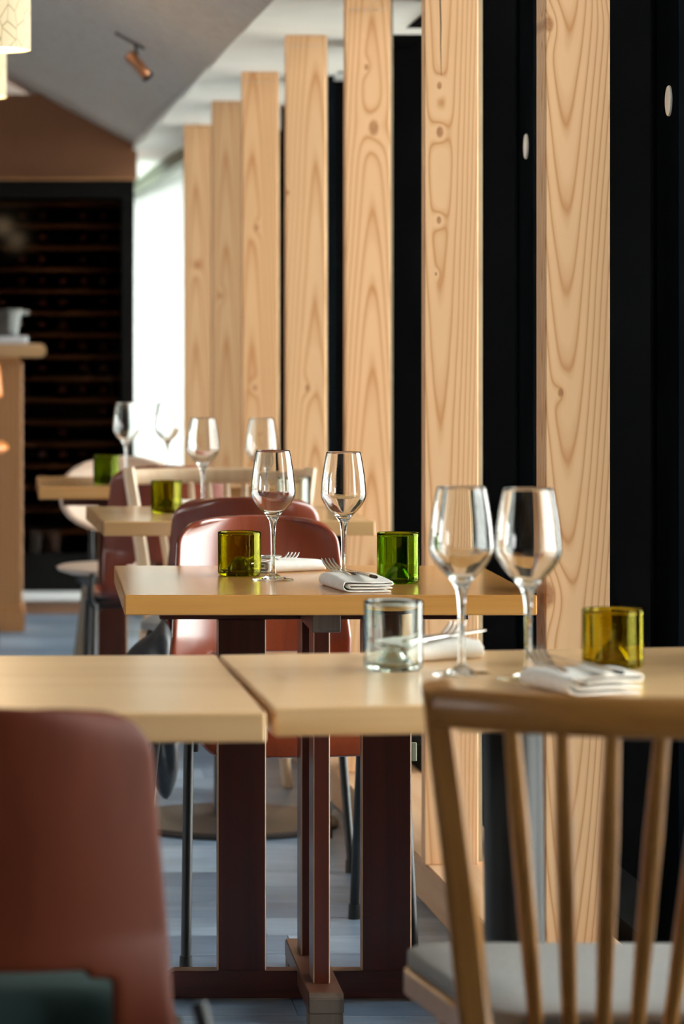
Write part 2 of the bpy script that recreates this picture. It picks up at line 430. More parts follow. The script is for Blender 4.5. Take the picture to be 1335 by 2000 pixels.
gg = plain('sky_bounce_gravel', (.50, .50, .48), .9)  # unseen ground, made pale to bounce sky light upwards
tag(obj('ground', BX(1.52, 12, -4, 40, -.2, -.05), gg), kind='structure')
leafm = plain('leaf_green', (.10, .14, .045), .6, .35, 2)
tr = thing('tree', 'green tree crown outside above the white wall, through the far window', 'tree', (1.2, 27.5, 0))
bm = bmesh.new(); tube(bm, [(0, 0, -.1), (.05, 0, 1.6), (0, 0, 2.8)], [.14, .11, .08], 10); obj('trunk', bm, plain('bark', (.12, .08, .05), .9), tr)
bm = bmesh.new()
for k in range(4000):
    a = Vector((random.gauss(0, 1), random.gauss(0, 1), random.gauss(0, 1))).normalized()*random.uniform(.2, 1)
    c = Vector((a.x*1.9, a.y*1.6, 2.85+a.z*1.1)); u = Vector((random.random()-.5, random.random()-.5, random.random()-.5)).normalized()
    v = u.orthogonal().normalized()
    s_ = .24
    bm.faces.new([bm.verts.new(c+u*s_), bm.verts.new(c+v*s_*.6), bm.verts.new(c-u*s_), bm.verts.new(c-v*s_*.6)])
tag(obj('foliage', bm, leafm, tr), kind='stuff')

# ---- ceilings
ceil_white = plain('white_soffit_paint', (.92, .92, .86), .7, .03)
def edge_x(Y): return .808-.0247*Y
cz = [-3, -1.2, .6, 2.4, 4.0, 5.2, 5.6, 6.8, 8.0, 9.2, 10.4, 11.6, 12.8, 14.0, 16.8, 20]
cs = None
for a, b in zip(cz, cz[1:]):
    bm = hexa(bmesh.new(), [(X_, y_, top_z(y_)+dz) for dz in (0, .03) for y_, l_ in ((a+.018, 0), (b-.006, 1)) for X_ in (edge_x(y_)+.003, wall_x(min(y_, 13.2))+.1)])
    bmesh.ops.transform(bm, matrix=Matrix.Identity(4), verts=bm.verts[:])
    for v in bm.verts:
        if abs(v.co.y-(a+.018)) < 1e-5: v.co.z += .016
    if cs is None:
        cs = obj('ceiling', hexa(bmesh.new(), [(x_, y_, z_) for z_ in (2.13, 2.16) for y_ in (-3, 20) for x_ in (edge_x(y_)-.0, 1.6)]), plain('dark_soffit_void', (.05, .045, .04), .8)); tag(cs, kind='structure')
    obj('panel', bm, ceil_white, cs)
_t = NT('grey_textured_ceiling'); _v = _t.co()
_t.bump(_t.noise(_v, 55, 4, .7), .8, .01)
ceil_grey = _t.fin(_t.ramp(_t.noise(_v, 30, 4, .7), [(.35, (.50, .46, .42)), (.65, (.62, .57, .52))]), .9)
SL = .536
bm = hexa(bmesh.new(), [(edge_x(y_)-d_, y_, 2.0+SL*d_+dz) for dz in (0, .05) for y_ in (-3, 14.9) for d_ in (3.6, 0)])
slope = tag(obj('ceiling', bm, ceil_grey), kind='structure')
obj('sky_block_ceiling', BX(-6.2, -2.55, -3.1, 15.4, 3.90, 4.0), ceil_grey, slope)  # unseen; added to shut out the open sky above the left side
obj('gable_infill', hexa(bmesh.new(), [(x_, y_, z_) for z_ in (1.9, 4.2) for y_ in (-3.1, -3.0) for x_ in (-3, 1.5)]), ceil_grey, slope)
# ---- end wall, bulkhead, left wall
brown = plain('brown_plaster', (.24, .10, .045), .8, .1, 3)
dark_wall = plain('dark_end_wall', (.05, .04, .03), .8)
tag(obj('wall_back', hexa(bmesh.new(), [(X_, y_, z_) for z_ in (0, 4.0) for y_ in (15.25, 15.4) for X_ in (-6, .468)]), dark_wall), kind='structure')
zb0, zb1 = at(0, 350, Y=14.62).z, at(0, 184, Y=14.62).z
bx1 = at(268, 0, Y=14.62).x
bulk = hexa(bmesh.new(), [(-4, 14.62, zb0), (bx1, 14.62, zb0), (-4, 15.2, zb0), (bx1, 15.2, zb0), (-4, 14.62, zb1), (bx1, 14.62, zb1), (-4, 15.2, zb1), (bx1, 15.2, zb1)])
tag(obj('trim_2', bulk, brown), kind='structure')
lw = tag(obj('wall_left', BX(-6.1, -6, -3, 15.4, 0, 1.2), plain('left_wall_plaster', (.09, .075, .06), .8)), kind='structure')  # unseen wall, coloured dark so that it bounces little light
obj('upper_wall', BX(-6.1, -6, -3, 15.4, 1.9, 4.2), lw.data.materials[0], lw)
for k in range(5):
    obj('light_block_pier', BX(-6.1, -6, -3+k*4.0, -.6+k*4.0, 1.2, 1.9), lw.data.materials[0], lw)  # unseen; these narrow the openings to weaken light from the left
bw = plain('rear_wall_plaster', (.09, .075, .06), .8)  # dark, so the rear wall throws little light back
rw = tag(obj('wall_front', BX(-6, -2.2, -3.1, -3, 0, 4.2), bw), kind='structure')  # unseen; added to block the sky behind the camera
obj('light_block_pier', BX(-2.2, 1.4, -3.1, -3, 1.0, 1.9), bw, rw)  # unseen; closes the rear opening to cut light from behind
obj('lower_wall', BX(-2.2, 1.4, -3.1, -3, 0, 1.0), bw, rw); obj('upper_wall', BX(-2.2, 1.4, -3.1, -3, 1.9, 4.2), bw, rw)
tag(obj('wall_in_reflection', BX(.36, .455, 15.4, 19.4, 0, 2.0), plain('white_reflected_wall', (.75, .78, .76), .7, .03)), kind='structure')  # unseen; added so the far pane mirrors white wall instead of sky
# ---- platform under the wine cabinet
bm = hexa(bmesh.new(), [(-4, 13.86, 0), (.48, 13.86, 0), (-4, 14.75, 0), (.48, 14.75, 0), (-4, 13.86, .052), (.48, 13.86, .052), (-4, 14.75, .052), (.48, 14.75, .052)])
plat = tag(obj('platform', bm, grain('platform_riser', (.62, .38, .24), (.45, .25, .14), 'X', .5, .5, seed=15)), 'low step with tan riser and white top below the dark wine cabinet', 'step')
obj('tread', BX(-4, .48, 13.84, 14.75, .052, .060), plain('white_step_top', (.72, .74, .74), .5, .03), plat)
# ================================================================ WINE CABINET
cab = thing('wine_cabinet', 'tall black wine cabinet with dark glass front and wooden racks at the far end', 'cabinet', (0, 14.30, .060))
CX0, CX1, CD, CH = -2.2, at(262, 0, Y=14.3).x, .6, at(0, 352, Y=14.3).z-.060
cab_m = plain('cabinet_black', (.003, .003, .003), .4, Specular_IOR_Level=.15)
obj('back_panel', BX(CX0, CX1, CD-.02, CD, 0, CH), cab_m, cab)
obj('side_panel', BX(CX0, CX0+.03, 0, CD-.02, 0, CH), cab_m, cab); obj('side_panel', BX(CX1-.03, CX1, 0, CD-.02, 0, CH), cab_m, cab)
obj('top_panel', BX(CX0+.03, CX1-.03, 0, CD-.02, CH-.03, CH), cab_m, cab)
obj('plinth', BX(CX0+.03, CX1-.03, 0, CD-.02, 0, .16), cab_m, cab)
dr = obj('door_frame', hexa(bmesh.new(), [(X_, y_, z_) for z_ in (CH-.075, CH-.03) for y_ in (-.012, -.001) for X_ in (CX0, CX1)]), cab_m, cab)
obj('door_frame', BX(CX1-.052, CX1, -.012, -.001, 0.0, CH-.076), cab_m, cab)
obj('door_frame', BX(CX0, CX1-.053, -.012, -.001, 0.0, .16), cab_m, cab)
obj('door_glass', BX(CX0, CX1-.053, -.008, -.004, .161, CH-.076), thin_pane('tinted_door_glass', (.60, .56, .53), .05, 1.08), cab)
rack_m = grain('rack_wood', (.22, .10, .04), (.12, .05, .02), 'X', .6, .8, seed=16)
obj('ledge', BX(CX0, CX1, -.02, .0, CH+.001, CH+.010), plain('copper_ledge', (.35, .16, .06), .5), cab)
me = None
for k in range(16):
    z_ = .24+k*.0945
    if z_ > CH-.09: break
    if me is None:
        o = obj('rack_shelf', BX(CX0+.04, CX1-.06, 0.06, .40, 0, .016, bev=.002), rack_m, cab); me = o.data
    else:
        o = bpy.data.objects.new('rack_shelf', me); C.objects.link(o); o.parent = cab
    o.location.z = z_
bot_m = glass('dark_bottle_glass', (.10, .16, .08)); cap_m = plain('pale_foil_capsule', (.55, .52, .5), .4)
b0 = thing('wine_bottle', 'dark wine bottle lying in the rack of the far cabinet', 'bottle', (0, 0, 0), 0, 'bottles lying in the wine cabinet')
prof = [(0, 0), (.035, 0), (.0375, .004), (.0375, .19), (.034, .21), (.017, .235), (.0145, .25), (.0145, .29), (0, .292)]
ob = obj('body', lathe(prof, 16), plain('dark_bottle', (.010, .014, .008), .12), b0, True, 40); ob.rotation_euler = (math.pi/2, 0, 0); ob.location = (0, 0, .0385)
ob = obj('capsule', lathe([(.0152, .25), (.0152, .295), (0, .297)], 12), plain('foil', (.09, .03, .02), .4), b0, True, 40); ob.rotation_euler = (math.pi/2, 0, 0); ob.location = (0, 0, .0385)
first = True
for k in range(1, 15):
    for j in range(9):
        if random.random() < .28: continue
        x_ = CX1-.13-j*.088; loc = (x_, 14.30+.395, .060+.24+k*.0945+.0168)
        if loc[2] > CH-.06: continue
        if first: b0.location = loc; first = False
        else: dup(b0, loc, 0, 'dark wine bottle lying in the rack of the far cabinet')
for k, (px, py) in enumerate([(68, 1080), (103, 1078)]):
    q = at(px, py, Y=14.42)
    o = obj('jar', lathe([(0, 0), (.03, 0), (.032, .004), (.032, .075), (.026, .088), (.026, .096), (0, .098)], 20), plain('grey_glass_jar' if k == 0 else 'pinkish_jar', (.30, .31, .32) if k == 0 else (.30, .22, .21), .3), smooth=True, auto=40)
    o.location = (q.x, 14.38, .060+.161)
    tag(o, ['small grey jar low behind the cabinet glass, left of the pinkish one', 'small pinkish jar low behind the cabinet glass, right of the grey one'][k], 'jar')

# ================================================================ TABLES
def tabletop(name, parent, wx_, wy_, th, mat, z):
    bm = BX(0, wx_, 0, wy_, -th, 0, bev=.003, seg=3)
    o = obj(name, bm, mat, parent); o.location.z = z
    return o
def trestle(root, cx, cy, ztop):
    """four stained planks on a low cross, a cross of rails under the top"""
    H = .267
    # feet
    def foot(axis):
        bm = bmesh.new(); c = .03
        if axis == 'X':
            prof_ = [(-H, .004), (H, .004), (H, .034), (H-.02, .052), (-H+.02, .052), (-H, .034)]
            f1 = [bm.verts.new((cx+a, cy-.02, b)) for a, b in prof_]; f2 = [bm.verts.new((cx+a, cy+.02, b)) for a, b in prof_]
        else:
            prof_ = [(-H+.005, .026), (H-.005, .026), (H-.005, .052), (H-.015, .060), (-H+.015, .060), (-H+.005, .052)]
            f1 = [bm.verts.new((cx-.030, cy+a, b)) for a, b in prof_]; f2 = [bm.verts.new((cx+.030, cy+a, b)) for a, b in prof_]
        bm.faces.new(f1); bm.faces.new(f2[::-1])
        for k in range(6): bm.faces.new((f1[k], f1[(k+1) % 6], f2[(k+1) % 6], f2[k]))
        bmesh.ops.bevel(bm, geom=bm.edges[:], offset=.0018, segments=2, affect='EDGES')
        return bm
    obj('foot_rail', foot('X'), red_wood_x, root, True, 50)
    fy = obj('foot_rail', foot('Y'), red_wood_y, root, True, 50)
    fy.data.materials.append(end_grain)
    for p in fy.data.polygons:
        if abs(p.normal.y) > .5: p.material_index = 1
    obj('foot_pad', BX(cx-.029, cx+.029, cy-H+.006, cy-H+.07, 0, .0255, bev=.001), end_grain, root)
    obj('foot_pad', BX(cx-.029, cx+.029, cy+H-.07, cy+H-.006, 0, .0255, bev=.001), end_grain, root)
    def plank(x0, x1, y0, y1, z0):
        o = obj('upright', BX(x0, x1, y0, y1, z0, ztop-.034, bev=.0022, seg=1), red_wood_z, root)
        o.data.materials.append(worn_edge)
        for p in o.data.polygons:
            n_ = p.normal
            if abs(abs(n_.x)-abs(n_.y)) < .35 and abs(n_.z) < .3: p.material_index = 1
    plank(cx-.170, cx-.084, cy-.015, cy+.015, .0505); plank(cx+.084, cx+.172, cy-.015, cy+.015, .0505)
    plank(cx-.0145, cx+.0145, cy-.172, cy-.086, .0585); plank(cx-.0145, cx+.0145, cy+.086, cy+.172, .0585)
    obj('top_rail', BX(cx-.272, cx+.272, cy-.02, cy+.02, ztop-.035, ztop-.0005, bev=.0015), red_wood_x, root)
    bm = bmesh.new()
    pr = [(-H, 0), (H, 0), (H, -.024), (H-.014, -.036), (-H+.006, -.036), (-H, -.030)]
    f1 = [bm.verts.new((cx-.024, cy+a, ztop-.0005+b)) for a, b in pr]; f2 = [bm.verts.new((cx+.024, cy+a, ztop-.0005+b)) for a, b in pr]
    bm.faces.new(f1); bm.faces.new(f2[::-1])
    for k in range(6): bm.faces.new((f1[k], f1[(k+1) % 6], f2[(k+1) % 6], f2[k]))
    bmesh.ops.bevel(bm, geom=bm.edges[:], offset=.0015, segments=1, affect='EDGES')
    o = obj('top_rail', bm, red_wood_y, root)
    o.data.materials.append(end_grain)
    for p in o.data.polygons:
        if abs(p.normal.y) > .5: p.material_index = 1
def pedestal(root, cx, cy, ztop, r=.26, rc=.0375):
    p = [(0, 0), (r-.004, 0), (r, .004), (r, .010), (r-.006, .015), (rc+.03, .022), (rc+.004, .030), (0, .030)]
    o = obj('base_plate', lathe(p, 64), plain('dark_steel_plate', (.045, .035, .03), .38), root, True, 30); o.location = (cx, cy, 0)
    o = obj('column', lathe([(0, .0302), (rc, .0302), (rc, ztop-.006), (0, ztop-.006)], 32), black_metal, root, True, 40); o.location = (cx, cy, 0)
    obj('mounting_plate', BX(cx-.14, cx+.14, cy-.14, cy+.14, ztop-.0055, ztop-.0004), black_metal, root)
TH = .034
# main table
XM, YM = .1555, 5.532
mt = thing('dining_table', 'square pine table in sharp focus on a dark red trestle with crossed feet', 'table', (XM, YM, 0), 0, 'square dining tables')
tabletop('tabletop', mt, .686, .692, TH, oak_top, .74)
trestle(mt, .343, .346, .74-TH)
# front left
fl = thing('dining_table', 'pale pine table at the left front, its seam against the next table', 'table', (.271-.69, 3.813, 0), math.radians(1.6), 'square dining tables')
tabletop('tabletop', fl, .69, .677, TH+.001, oak_top_pale, .74)
pedestal(fl, .30, .34, .74-TH-.001)
# front right (a little taller and not quite level)
FR = dict(x=.290, y=3.842, z=.7445, tilt=.0125)
fr_ = thing('dining_table', 'pine table at the right front carrying the two blurred wine glasses', 'table', (FR['x'], FR['y'], 0), 0, 'square dining tables')
fr_.rotation_euler = (0, -FR['tilt'], math.radians(2.6))
tabletop('tabletop', fr_, .70, .625, TH, oak_top_pale, FR['z'])
pedestal(fr_, .335, .31, FR['z']-TH)
def zr(X): return FR['z']+FR['tilt']*(X-FR['x'])
# third
t3 = thing('dining_table', 'third pine table back, carrying the short green tumbler in front of the pale spindle chair', 'table', (.1675, 7.655, 0), math.radians(2.6), 'square dining tables')
tabletop('tabletop', t3, .628, .660, TH, grain('pine_top_brown', (.62, .38, .17), (.44, .24, .10), 'X', .25, .8, coat=.4, seed=20), .74)
pedestal(t3, .32, .28, .74-TH)
# fourth
t4 = thing('dining_table', 'farthest pine table at the left, with a dark tumbler standing on it', 'table', (.023, 9.33, 0), math.radians(.5), 'square dining tables')
tabletop('tabletop', t4, .69, .68, TH, grain('pine_top_orange', (.60, .33, .13), (.42, .2, .07), 'X', .25, .8, coat=.4, seed=21), .74)
trestle(t4, .345, .34, .74-TH)

# ================================================================ GLASSWARE
gp = [(.0001, .0), (.020, .0), (.0362, .0), (.0368, .0007), (.0335, .0018), (.018, .0042), (.0075, .0095), (.0046, .018), (.0037, .035), (.0036, .060), (.0041, .080), (.0055, .095), (.0090, .107), (.0165, .1175),
      (.0275, .129), (.0355, .1405), (.0392, .1500), (.0393, .1620), (.0366, .1880), (.0328, .2120), (.0297, .2272)]
gi = [(.0288, .2272), (.0319, .2115), (.0357, .1880), (.0384, .1620), (.0383, .1505), (.0346, .1415), (.0266, .1305), (.0155, .1200), (.0068, .1155), (.0001, .1142)]
def glass_profile():
    a = [(v.x, v.y) for v in catmull([(x, z) for x, z in gp[4:]], 4)]
    b = [(v.x, v.y) for v in catmull(gi, 4)]
    prof = [(0, 0)]+gp[1:4]+[(max(x, .0001), z) for x, z in a]+[((gp[-1][0]+gi[0][0])/2, .2277)]+[(x, z) for x, z in b[:-1]]+[(0, .1142)]
    return prof
g0 = obj('wine_glass', lathe(glass_profile(), 64), clear, smooth=True)
tag(g0, 'x', 'glass', 'empty stemmed wine glasses')
glasses = [(533, 5.872, .74, 1, 'sharp empty wine glass beside the olive tumbler on the trestle table'),
 (670.5, 5.80, .74, 1, 'sharp empty wine glass behind the napkin with upright fork tines'),
 (901, 4.18, None, 1.035, 'blurred foreground wine glass, the left of the two on the right front table'),
 (1031, 4.115, None, 1.035, 'blurred foreground wine glass in front of the nearest pine post'),
 (396, 8.05, .74, 1, 'empty wine glass on the third table, right of its green tumbler'),
 (511, 8.02, .74, 1, 'empty wine glass on the third table, seen above the olive tumbler and left glass rim'),
 (247, 9.72, .74, 1, 'empty wine glass on the farthest table, against the dark cabinet edge'),
 (326, 9.78, .74, 1, 'empty wine glass on the farthest table, against the white window')]
for k, (px, Y, z, sc, lab) in enumerate(glasses):
    o = g0 if k == 0 else g0.copy()
    if k: C.objects.link(o)
    X = (px-PX)*Y/F_PX
    o.location = (X, Y, (zr(X) if z is None else z)+.0004); o.scale = (sc,)*3; o['label'] = lab; o.rotation_euler.z = k
def tumbler(px, Y, z, dia, h, mat, lab, ph=.034):
    R = dia/2
    outer = [(.0001, ph-.0055), (.006, ph-.007), (.013, ph-.016), (.021, .0060), (R-.0085, .0004), (R-.0045, 0.0), (R-.0015, .0018), (R, .0065)]+[(R, .0065+(h-.0075)*j/14) for j in range(1, 15)]
    inner = [(R-.0026-.0004*j/14, h-.001-(h-.011)*j/14) for j in range(15)]+[ (R-.006, .0062), (R-.011, .0066), (.023, .0115), (.014, ph-.009), (.006, ph-.0005), (.0001, ph)]
    a = [(v.x, v.y) for v in catmull(outer[:-1], 3)]+[outer[-1]]; b = [inner[0]]+[(v.x, v.y) for v in catmull(inner[1:], 3)]
    prof = [(0, a[0][1])]+[(max(x, .0002), max(z_, 0)) for x, z_ in a[1:]]+[(R-.0013, h)]+[(max(x, .0002), z_) for x, z_ in b[:-1]]+[(0, b[-1][1])]
    bm = lathe(prof, 64)
    sd = random.random()*9
    for v in bm.verts:   # hand-cut bottle glass is never quite even
        k_ = 1+.003*noise.noise((v.co.x*30+sd, v.co.y*30, v.co.z*22)); v.co.x *= k_; v.co.y *= k_
    o = obj('tumbler', bm, mat, smooth=True)
    X = (px-PX)*Y/F_PX; o.location = (X, Y, (zr(X) if z is None else z)+.0004)
    return tag(o, lab, 'tumbler', 'tumblers cut from wine bottles')
tumbler(467.5, 5.972, .74, .0775, .0785, olive, 'olive brown tumbler cut from a bottle, left on the trestle table')
tumbler(777, 5.795, .74, .0735, .0875, green, 'bright green tumbler cut from a bottle, right on the trestle table')
tumbler(768, 4.25, None, .0755, .0885, clear_bottle, 'clear thick tumbler on the right front table near the seam', .03)
tumbler(1196, 4.25, None, .0775, .0735, amber, 'yellow green tumbler on the right front table before the nearest post')
tumbler(325, 8.02, .74, .0745, .0775, olive, 'olive green tumbler on the third table, above the corner of the trestle table')
tumbler(577, 8.17, .74, .0745, .080, clear_bottle, 'clear tumbler on the third table half hidden by the sharp wine glasses', .02)
tumbler(207, 9.52, .74, .073, .082, dark_green, 'dark looking green tumbler on the farthest table', .026)

# ================================================================ NAPKINS AND CUTLERY
def napkin(p, rz, L, W, H, lab, seed, flip=1, seg=26, pocket=.0):
    """one strip of cloth folded over and over, its folded edges to the front"""
    path = []; t_ = .0030; lay = (H-t_)/3.0
    def run(x0, x1, z0, z1, n_=10):
        for j_ in range(n_+1):
            f_ = j_/n_; path.append((x0+(x1-x0)*f_, z0+(z1-z0)*f_))
    def loop(x0, zc, r_, up, side):
        for j_ in range(1, 8):
            a_ = math.pi*j_/8; path.append((x0+side*math.sin(a_)*r_*1.15, zc-up*math.cos(a_)*r_))
    zb = t_/2; xl = -W/2+.012
    run(W/2-.004, xl, zb, zb)
    loop(xl, zb+1.5*lay, 1.5*lay, 1, -1)
    run(xl, W/2-.003, zb+3*lay, zb+2.9*lay)
    loop(W/2-.003, zb+2.45*lay, .45*lay, -1, 1)
    run(W/2-.004, xl+.004, zb+2*lay, zb+2*lay)
    loop(xl+.004, zb+1.5*lay, .5*lay, -1, -1)
    run(xl+.004, W/2-.001, zb+1*lay, zb+.95*lay)
    bm = bmesh.new(); rows = []
    for i in range(seg+1):
        f = i/seg; r_ = []
        for (a, b) in path:
            lift = b/H
            yy = (f-.5)*L*(1-.06*lift)
            wob = noise.noise((a*22+seed, yy*16, b*90+seed))*.0022*lift + noise.noise((a*9+seed*3, yy*9, seed))*.006*max(0, lift-.2)
            sh = noise.noise((seed, yy*14, b*40))*.0025
            endlift = .004*lift*(2*abs(f-.5))**3
            r_.append(bm.verts.new(((a+sh)*flip, yy+.0022*math.sin(b*900+seed)*(1 if f > .5 else -1)*(abs(f-.5)*2)**6, max(.0014, b+wob-endlift*.5))))
        rows.append(r_)
    for a, b in zip(rows, rows[1:]):
        for k in range(len(a)-1): bm.faces.new((a[k], a[k+1], b[k+1], b[k]))
    o = obj('napkin', bm, linen, smooth=True)
    m = o.modifiers.new('thickness', 'SOLIDIFY'); m.thickness = .0032; m.offset = 0
    s = o.modifiers.new('soft', 'SUBSURF'); s.levels = 1; s.render_levels = 1
    o.location = p; o.rotation_euler = (0, 0, rz)
    return tag(o, lab, 'napkin', 'folded cream linen napkins')
def fork_at(p, rz, pitch, lab, roll=0):
    r = thing('fork', lab, 'fork', p); r.rotation_euler = Matrix.Rotation(rz, 4, 'Z').to_euler()
    r.rotation_euler = (pitch, roll, rz)
    bm = bmesh.new()
    bar(bm, catmull([(0, -.105, .002), (0, -.05, .003), (0, .01, .0045), (0, .035, .0015), (0, .047, .001)], 4), [.014*(1-.62*(i/16)**1.2)+.0 for i in range(17)], .0022, bev=.3)
    obj('handle', bm, steel, r, True, 50)
    bm = bmesh.new()
    bar(bm, catmull([(0, .044, .001), (0, .054, .0), (0, .066, -.0015), (0, .074, -.001)], 3), [.006, .010, .016, .020, .0235, .0245, .0245, .0245, .0245, .0245], .0018, bev=.3)
    obj('head', bm, steel, r, True, 50)
    for k in range(4):
        bm = bmesh.new(); xx = -.0102+k*.0068
        bar(bm, catmull([(xx, .072, -.001), (xx, .09, .001), (xx, .108, .0055), (xx, .122, .012)], 3), [.0042]*7+[.0034, .0026, .0016], .0018, bev=.3)
        obj('tine', bm, steel, r, True, 50)
    return r
def knife_at(p, rz, pitch, lab, roll=0):
    r = thing('knife', lab, 'knife', p); r.rotation_euler = (pitch, roll, rz)
    bm = bmesh.new()
    bar(bm, catmull([(0, -.10, .003), (0, -.06, .003), (0, -.02, .003), (0, .004, .003)], 4), [.016, .0165, .0165, .016, .015, .0145, .014, .0135, .013, .0125, .012, .011, .010], .0055, bev=.45)
    obj('handle', bm, steel, r, True, 50)
    bm = bmesh.new()
    bar(bm, catmull([(0, .003, .003), (0, .03, .003), (.001, .07, .003), (.002, .10, .003), (.003, .112, .003)], 4), [.010]+[.017]*9+[.0165, .016, .015, .013, .010, .006, .002], .0014, bev=.3)
    obj('blade', bm, steel, r, True, 50)
    return r
def spoon_at(p, rz, pitch, lab):
    r = thing('spoon', lab, 'spoon', p); r.rotation_euler = (pitch, 0, rz)
    bm = bmesh.new()
    bar(bm, catmull([(0, -.095, .002), (0, -.04, .003), (0, .015, .005), (0, .032, .002)], 4), [.0135-.0007*i for i in range(13)], .0022, bev=.3)
    obj('handle', bm, steel, r, True, 50)
    bm = bmesh.new(); rings = []
    for i in range(9):
        u = i/8; yy = .03+u*.055; hw = .019*math.sqrt(max(0, 1-((u-.52)/.52)**2))+.0012
        rings.append([bm.verts.new((hw*(j/4-1), yy, .001-.006*(1-(j/4-1)**2)*math.sin(math.pi*u))) for j in range(9)])
    for a, b in zip(rings, rings[1:]):
        for j in range(8): bm.faces.new((a[j], a[j+1], b[j+1], b[j]))
    o = obj('bowl', bm, steel, r, True); m = o.modifiers.new('t', 'SOLIDIFY'); m.thickness = .0013; m.offset = 0
    return r
# trestle table, near napkin
q = Vector((.553, 5.675, .7402))
napkin(q, math.radians(8), .19, .088, .0215, 'folded cream napkin with fork and knife at the front of the trestle table', 1.3)
fork_at((.5475, 5.705, .7585), math.radians(14), math.radians(5), 'fork with upright tines on the near napkin of the trestle table')
knife_at((.560, 5.668, .7640), math.radians(7), math.radians(-.5), 'knife lying across the near napkin of the trestle table', .2)
# trestle table, far napkin
q = Vector((.462, 6.095, .7402))
napkin(q, math.radians(-58), .135, .088, .021, 'folded cream napkin behind the olive tumbler and the left sharp wine glass', 4.4, -1)
fork_at((.434, 6.035, .7600), math.radians(-25), math.radians(-1), 'fork on the napkin behind the left sharp wine glass')
spoon_at((.412, 6.055, .7645), math.radians(-28), math.radians(0), 'spoon on the napkin behind the left sharp wine glass')
# right front table, near napkin
X_ = (1130-PX)*4.0/F_PX
q = Vector((X_, 3.985, zr(X_)+.0009))
napkin(q, math.radians(17), .135, .098, .024, 'folded cream napkin in the right foreground before the yellow green tumbler', 8.1)
fork_at((q.x-.026, q.y-.005, q.z+.0210), math.radians(6), math.radians(4), 'fork with upright tines on the right foreground napkin')
knife_at((q.x+.004, q.y+.005, q.z+.0270), math.radians(14), math.radians(0), 'knife on the right foreground napkin', .2)
# right front table, far napkin
X_ = (828-PX)*4.40/F_PX
q = Vector((X_, 4.385, zr(X_)+.0009))
napkin(q, math.radians(-62), .125, .090, .025, 'folded cream napkin seen behind and through the clear tumbler', 11.9, -1)
fork_at((q.x+.0, q.y-.045, q.z+.0265), math.radians(-25), math.radians(2), 'fork on the napkin behind the clear tumbler')
knife_at((q.x+.022, q.y-.02, q.z+.0280), math.radians(-35), math.radians(0), 'knife on the napkin behind the clear tumbler')
# far tables
napkin(at(372, 0, Y=8.21, z=.7402), math.radians(5), .13, .09, .02, 'folded cream napkin on the third table by its left wine glass', 3.3)
napkin(at(228, 0, Y=9.86, z=.7402), math.radians(5), .13, .09, .02, 'folded cream napkin on the farthest table behind its tumbler', 5.3)

# ================================================================ CHAIRS
def interp(tab, s):
    for (a, va), (b, vb) in zip(tab, tab[1:]):
        if s <= b: return va+(vb-va)*max(0, s-a)/(b-a)
    return tab[-1][1]
def shell_bm(nu=30, hole=True):
    prof = catmull([(-.240, .815), (-.228, .76), (-.212, .68), (-.197, .60), (-.186, .53), (-.170, .475), (-.135, .447), (-.06, .438), (.03, .440), (.12, .447), (.185, .445), (.222, .425), (.235, .395)], 7)
    L = [0]
    for a, b in zip(prof, prof[1:]): L.append(L[-1]+(b-a).length)
    tot = L[-1]; bm = bmesh.new(); rows = []
    hc, ha, hb = .335, .128, .062      # the opening low in the back: centre along the profile, half width, half height
    for i, p in enumerate(prof):
        s = L[i]
        hw = interp([(0, .158), (.12, .168), (.25, .180), (.36, .186), (.5, .198), (.66, .200), (.8, .196), (2, .192)], s)
        cr = .055
        if s < cr: hw -= cr*(1-math.sqrt(max(0, 1-(1-s/cr)**2)))*.9
        e = tot-s
        if e < .05: hw -= .05*(1-math.sqrt(max(0, 1-(1-e/.05)**2)))*.9
        crown = .012*max(0, 1-s/.05)
        back = max(0, min(1, (.36-s)/.12))
        row_ = []
        for j in range(nu+1):
            u = j/nu*2-1; x = hw*u
            row_.append((x, p.x+.050*back*u*u, p.y-crown*u*u*1.0+.012*(1-back)*u*u*(1 if s < tot-.1 else .2), s))
        rows.append(row_)
    V = [[bm.verts.new(q[:3]) for q in r] for r in rows]
    def inside(x, s, k=1.0): return (abs(x)/ha)**5+(abs(s-hc)/hb)**5 < k
    for i in range(len(rows)-1):
        for j in range(nu):
            cxm = sum(rows[a][b][0] for a, b in ((i, j), (i+1, j), (i, j+1), (i+1, j+1)))/4
            csm = (rows[i][j][3]+rows[i+1][j][3])/2
            if hole and inside(cxm, csm): continue
            bm.faces.new((V[i][j], V[i+1][j], V[i+1][j+1], V[i][j+1]))
    bmesh.ops.delete(bm, geom=[v for v in bm.verts if not v.link_faces], context='VERTS')
    return bm
